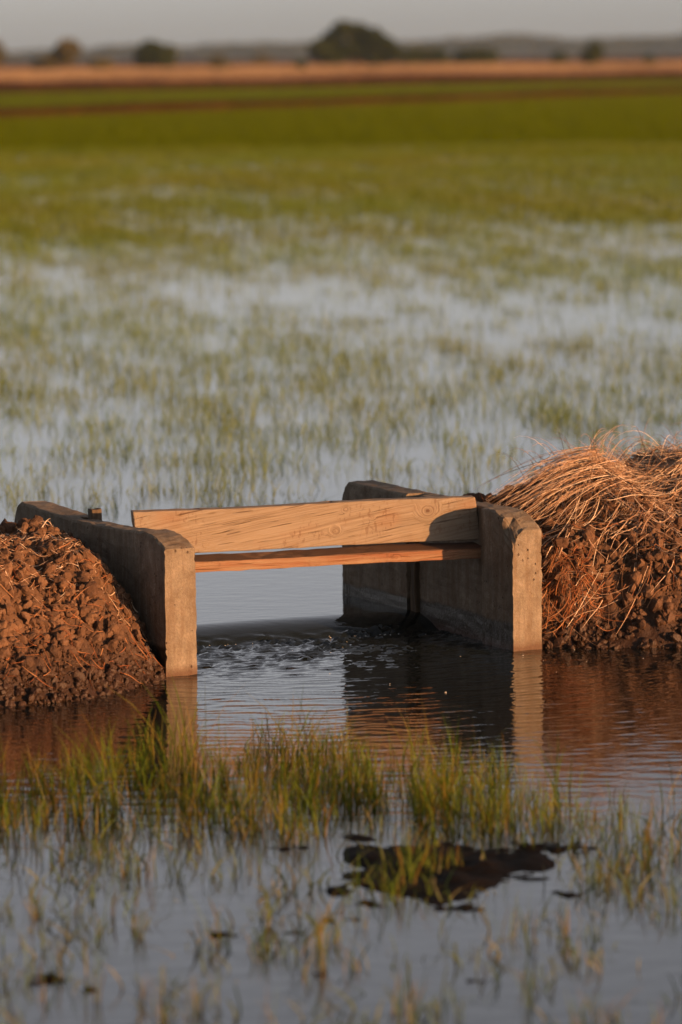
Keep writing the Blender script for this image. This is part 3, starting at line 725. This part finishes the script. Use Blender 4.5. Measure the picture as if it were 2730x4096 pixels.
tree('bush', 610, 600, 3.0, 1.2, 0.8, 6, 700, M['leaf_pale'], 'faint brownish bush far off between the upright bush and the broad tree', 'bush', 114, 0.06)
# far wooded ridge: one mass
g = np.random.default_rng(121); D = 1900
n = 46000; X = g.uniform(-420, 420, n); pxl = 784 + X / D * 10150
rt = np.interp(pxl, [-600, 0, 60, 250, 450, 620, 784, 1000, 1180, 1300, 1420, 1568, 2200], [15, 14, 12.5, 24, 25, 29, 30, 31, 43, 33, 31, 40, 36])   # px above the horizon
H = 1.6 + rt / 10150 * D * 1.0 + 0.35 * waves(14, 6, 40, 5)(X, X * 0)
zz = g.uniform(0, 1, n) ** 0.6 * H; Yv = D + g.uniform(-40, 40, n)
P = np.stack([X, Yv, zz], -1); s = g.uniform(0.5, 1.1, n)[:, None]
t1 = g.normal(0, 1, (n, 3)); t1 /= np.linalg.norm(t1, axis=1)[:, None]; t2 = np.cross(t1, g.normal(0, 1, (n, 3))); t2 /= np.linalg.norm(t2, axis=1)[:, None]
V = np.stack([P - t1 * s, P + t2 * s, P + t1 * s, P - t2 * s], 1).reshape(-1, 3)
tag(mesh_obj('distant_woods', V, [(np.arange(n) * 4)[:, None] + np.arange(4)[None]], M['leaf_far']), kind='stuff')

# ------------------------------------------------------------------ mud lumps in the near water
def mud(xD, yD, wpx, dpx, hz, label, seed, name='mud_lump', group='mud lumps breaking the near water'):
    yh = 128 - (xD - 784) * 0.0105; Y = 1.6 * 10150 / (yD - yh); X = (xD - 784) / 10150 * Y
    w = wpx / 10150 * Y; dd = dpx / 10150 * Y * Y / 1.6
    g = np.random.default_rng(seed); f1 = waves(16, w * 0.12, w * 0.5, seed); f2 = waves(20, 0.02, 0.07, seed + 1)
    nr, na = 22, 72; rr = np.linspace(0, 1.15, nr)[:, None]; th = np.linspace(0, 2 * math.pi, na, endpoint=False)[None]
    edge = 1 + 0.16 * np.sin(th * 3 + seed) + 0.12 * np.sin(th * 5 + 2 * seed)
    x = rr * np.cos(th) * w / 2 * edge; y = rr * np.sin(th) * dd / 2 * edge
    z = 0.42 * hz * (1 - rr ** 2) - 0.02 * hz + hz * 0.10 * f1(x, y * w / dd) * (rr < 1.1) + 0.0015 * f2(x, y) - 0.002
    V = np.stack([x, y, z], -1).reshape(-1, 3); i = np.arange(nr * na).reshape(nr, na); j = np.roll(i, -1, 1)
    F = np.stack([i[:-1], i[1:], j[1:], j[:-1]], -1).reshape(-1, 4)
    o = mesh_obj(name, V, [F], M['mud'], smooth=True, loc=(X, Y, 0)); tag(o, label, 'mud', group); return o
mud(995, 2012, 520, 150, 0.034, 'largest dark wet mud mound in the grass of the near water', 1, 'mud_mound', None)
mud(1250, 1965, 230, 30, 0.012, 'flat dark mud strip reaching right from the largest mud mound', 2)
mud(835, 2097, 90, 16, 0.010, 'small mud lump just below the left end of the largest mound', 3)
mud(1050, 2107, 125, 16, 0.012, 'long mud lump just below the middle of the largest mound', 4)
mud(490, 2168, 110, 14, 0.012, 'dark flat mud lump left of centre in open water', 5)
mud(665, 2166, 62, 12, 0.010, 'short dark mud lump in open water right of the flat one', 6)
mud(745, 2136, 110, 14, 0.008, 'brown mud lump between the short lump and the largest mound', 7)
mud(1300, 2075, 80, 16, 0.010, 'small mud lump among the grass below the flat strip', 8)
mud(90, 2275, 90, 30, 0.014, 'mud lump under the tuft near the lower left corner', 9)
mud(175, 2300, 60, 14, 0.008, 'small reddish mud lump beside the lower left tuft', 10)
mud(715, 2265, 50, 14, 0.008, 'small olive mud lump low in the middle of the near water', 11)
mud(1100, 2280, 55, 14, 0.010, 'small mud lump low right of centre, nearest the lower edge', 12)
mud(640, 1965, 90, 12, 0.008, 'small mud lump below the dense rice band left of the largest mound', 13)

# foam flecks and bubbles
g = np.random.default_rng(131); Vs, Fs, c = [], [], 0
for i in range(48):
    if i < 30: a, b = g.uniform(0.15, 1.0), 0.47 + g.normal(0, 0.025)
    else: a, b = g.uniform(0.35, 1.35), g.uniform(-0.7, 0.42)
    s = 0.0007 + 0.0014 * g.uniform() ** 3; x, y = ab2w(a, b)
    Vs.append(IV * np.array([s * g.uniform(1, 2), s, s * 0.6]) + np.array([x, y, 0.001 + (0.003 if i < 30 else 0)])); Fs.append(IF + c); c += len(IV)
tag(mesh_obj('foam_bubbles', np.concatenate(Vs), [np.concatenate(Fs)], M['foam'], smooth=True), kind='stuff')

# ------------------------------------------------------------------ haze
HAZE = True
if HAZE:
    t = NT('haze'); v = t.n('VolumePrincipled'); v.inputs['Color'].default_value = (0.50, 0.72, 1.0, 1); v.inputs['Density'].default_value = 0.00011
    v.inputs['Anisotropy'].default_value = 0.1
    t.l(v.outputs[0], t.out.inputs['Volume'])
    x0, x1, y0, y1, z0, z1 = -700, 700, -60, 2100, -1.4, 14
    V = [(x, y, z) for x in (x0, x1) for y in (y0, y1) for z in (z0, z1)]
    F = [(0, 1, 3, 2), (4, 6, 7, 5), (0, 4, 5, 1), (2, 3, 7, 6), (0, 2, 6, 4), (1, 5, 7, 3)]
    tag(mesh_obj('haze', V, F, t.m), kind='stuff')
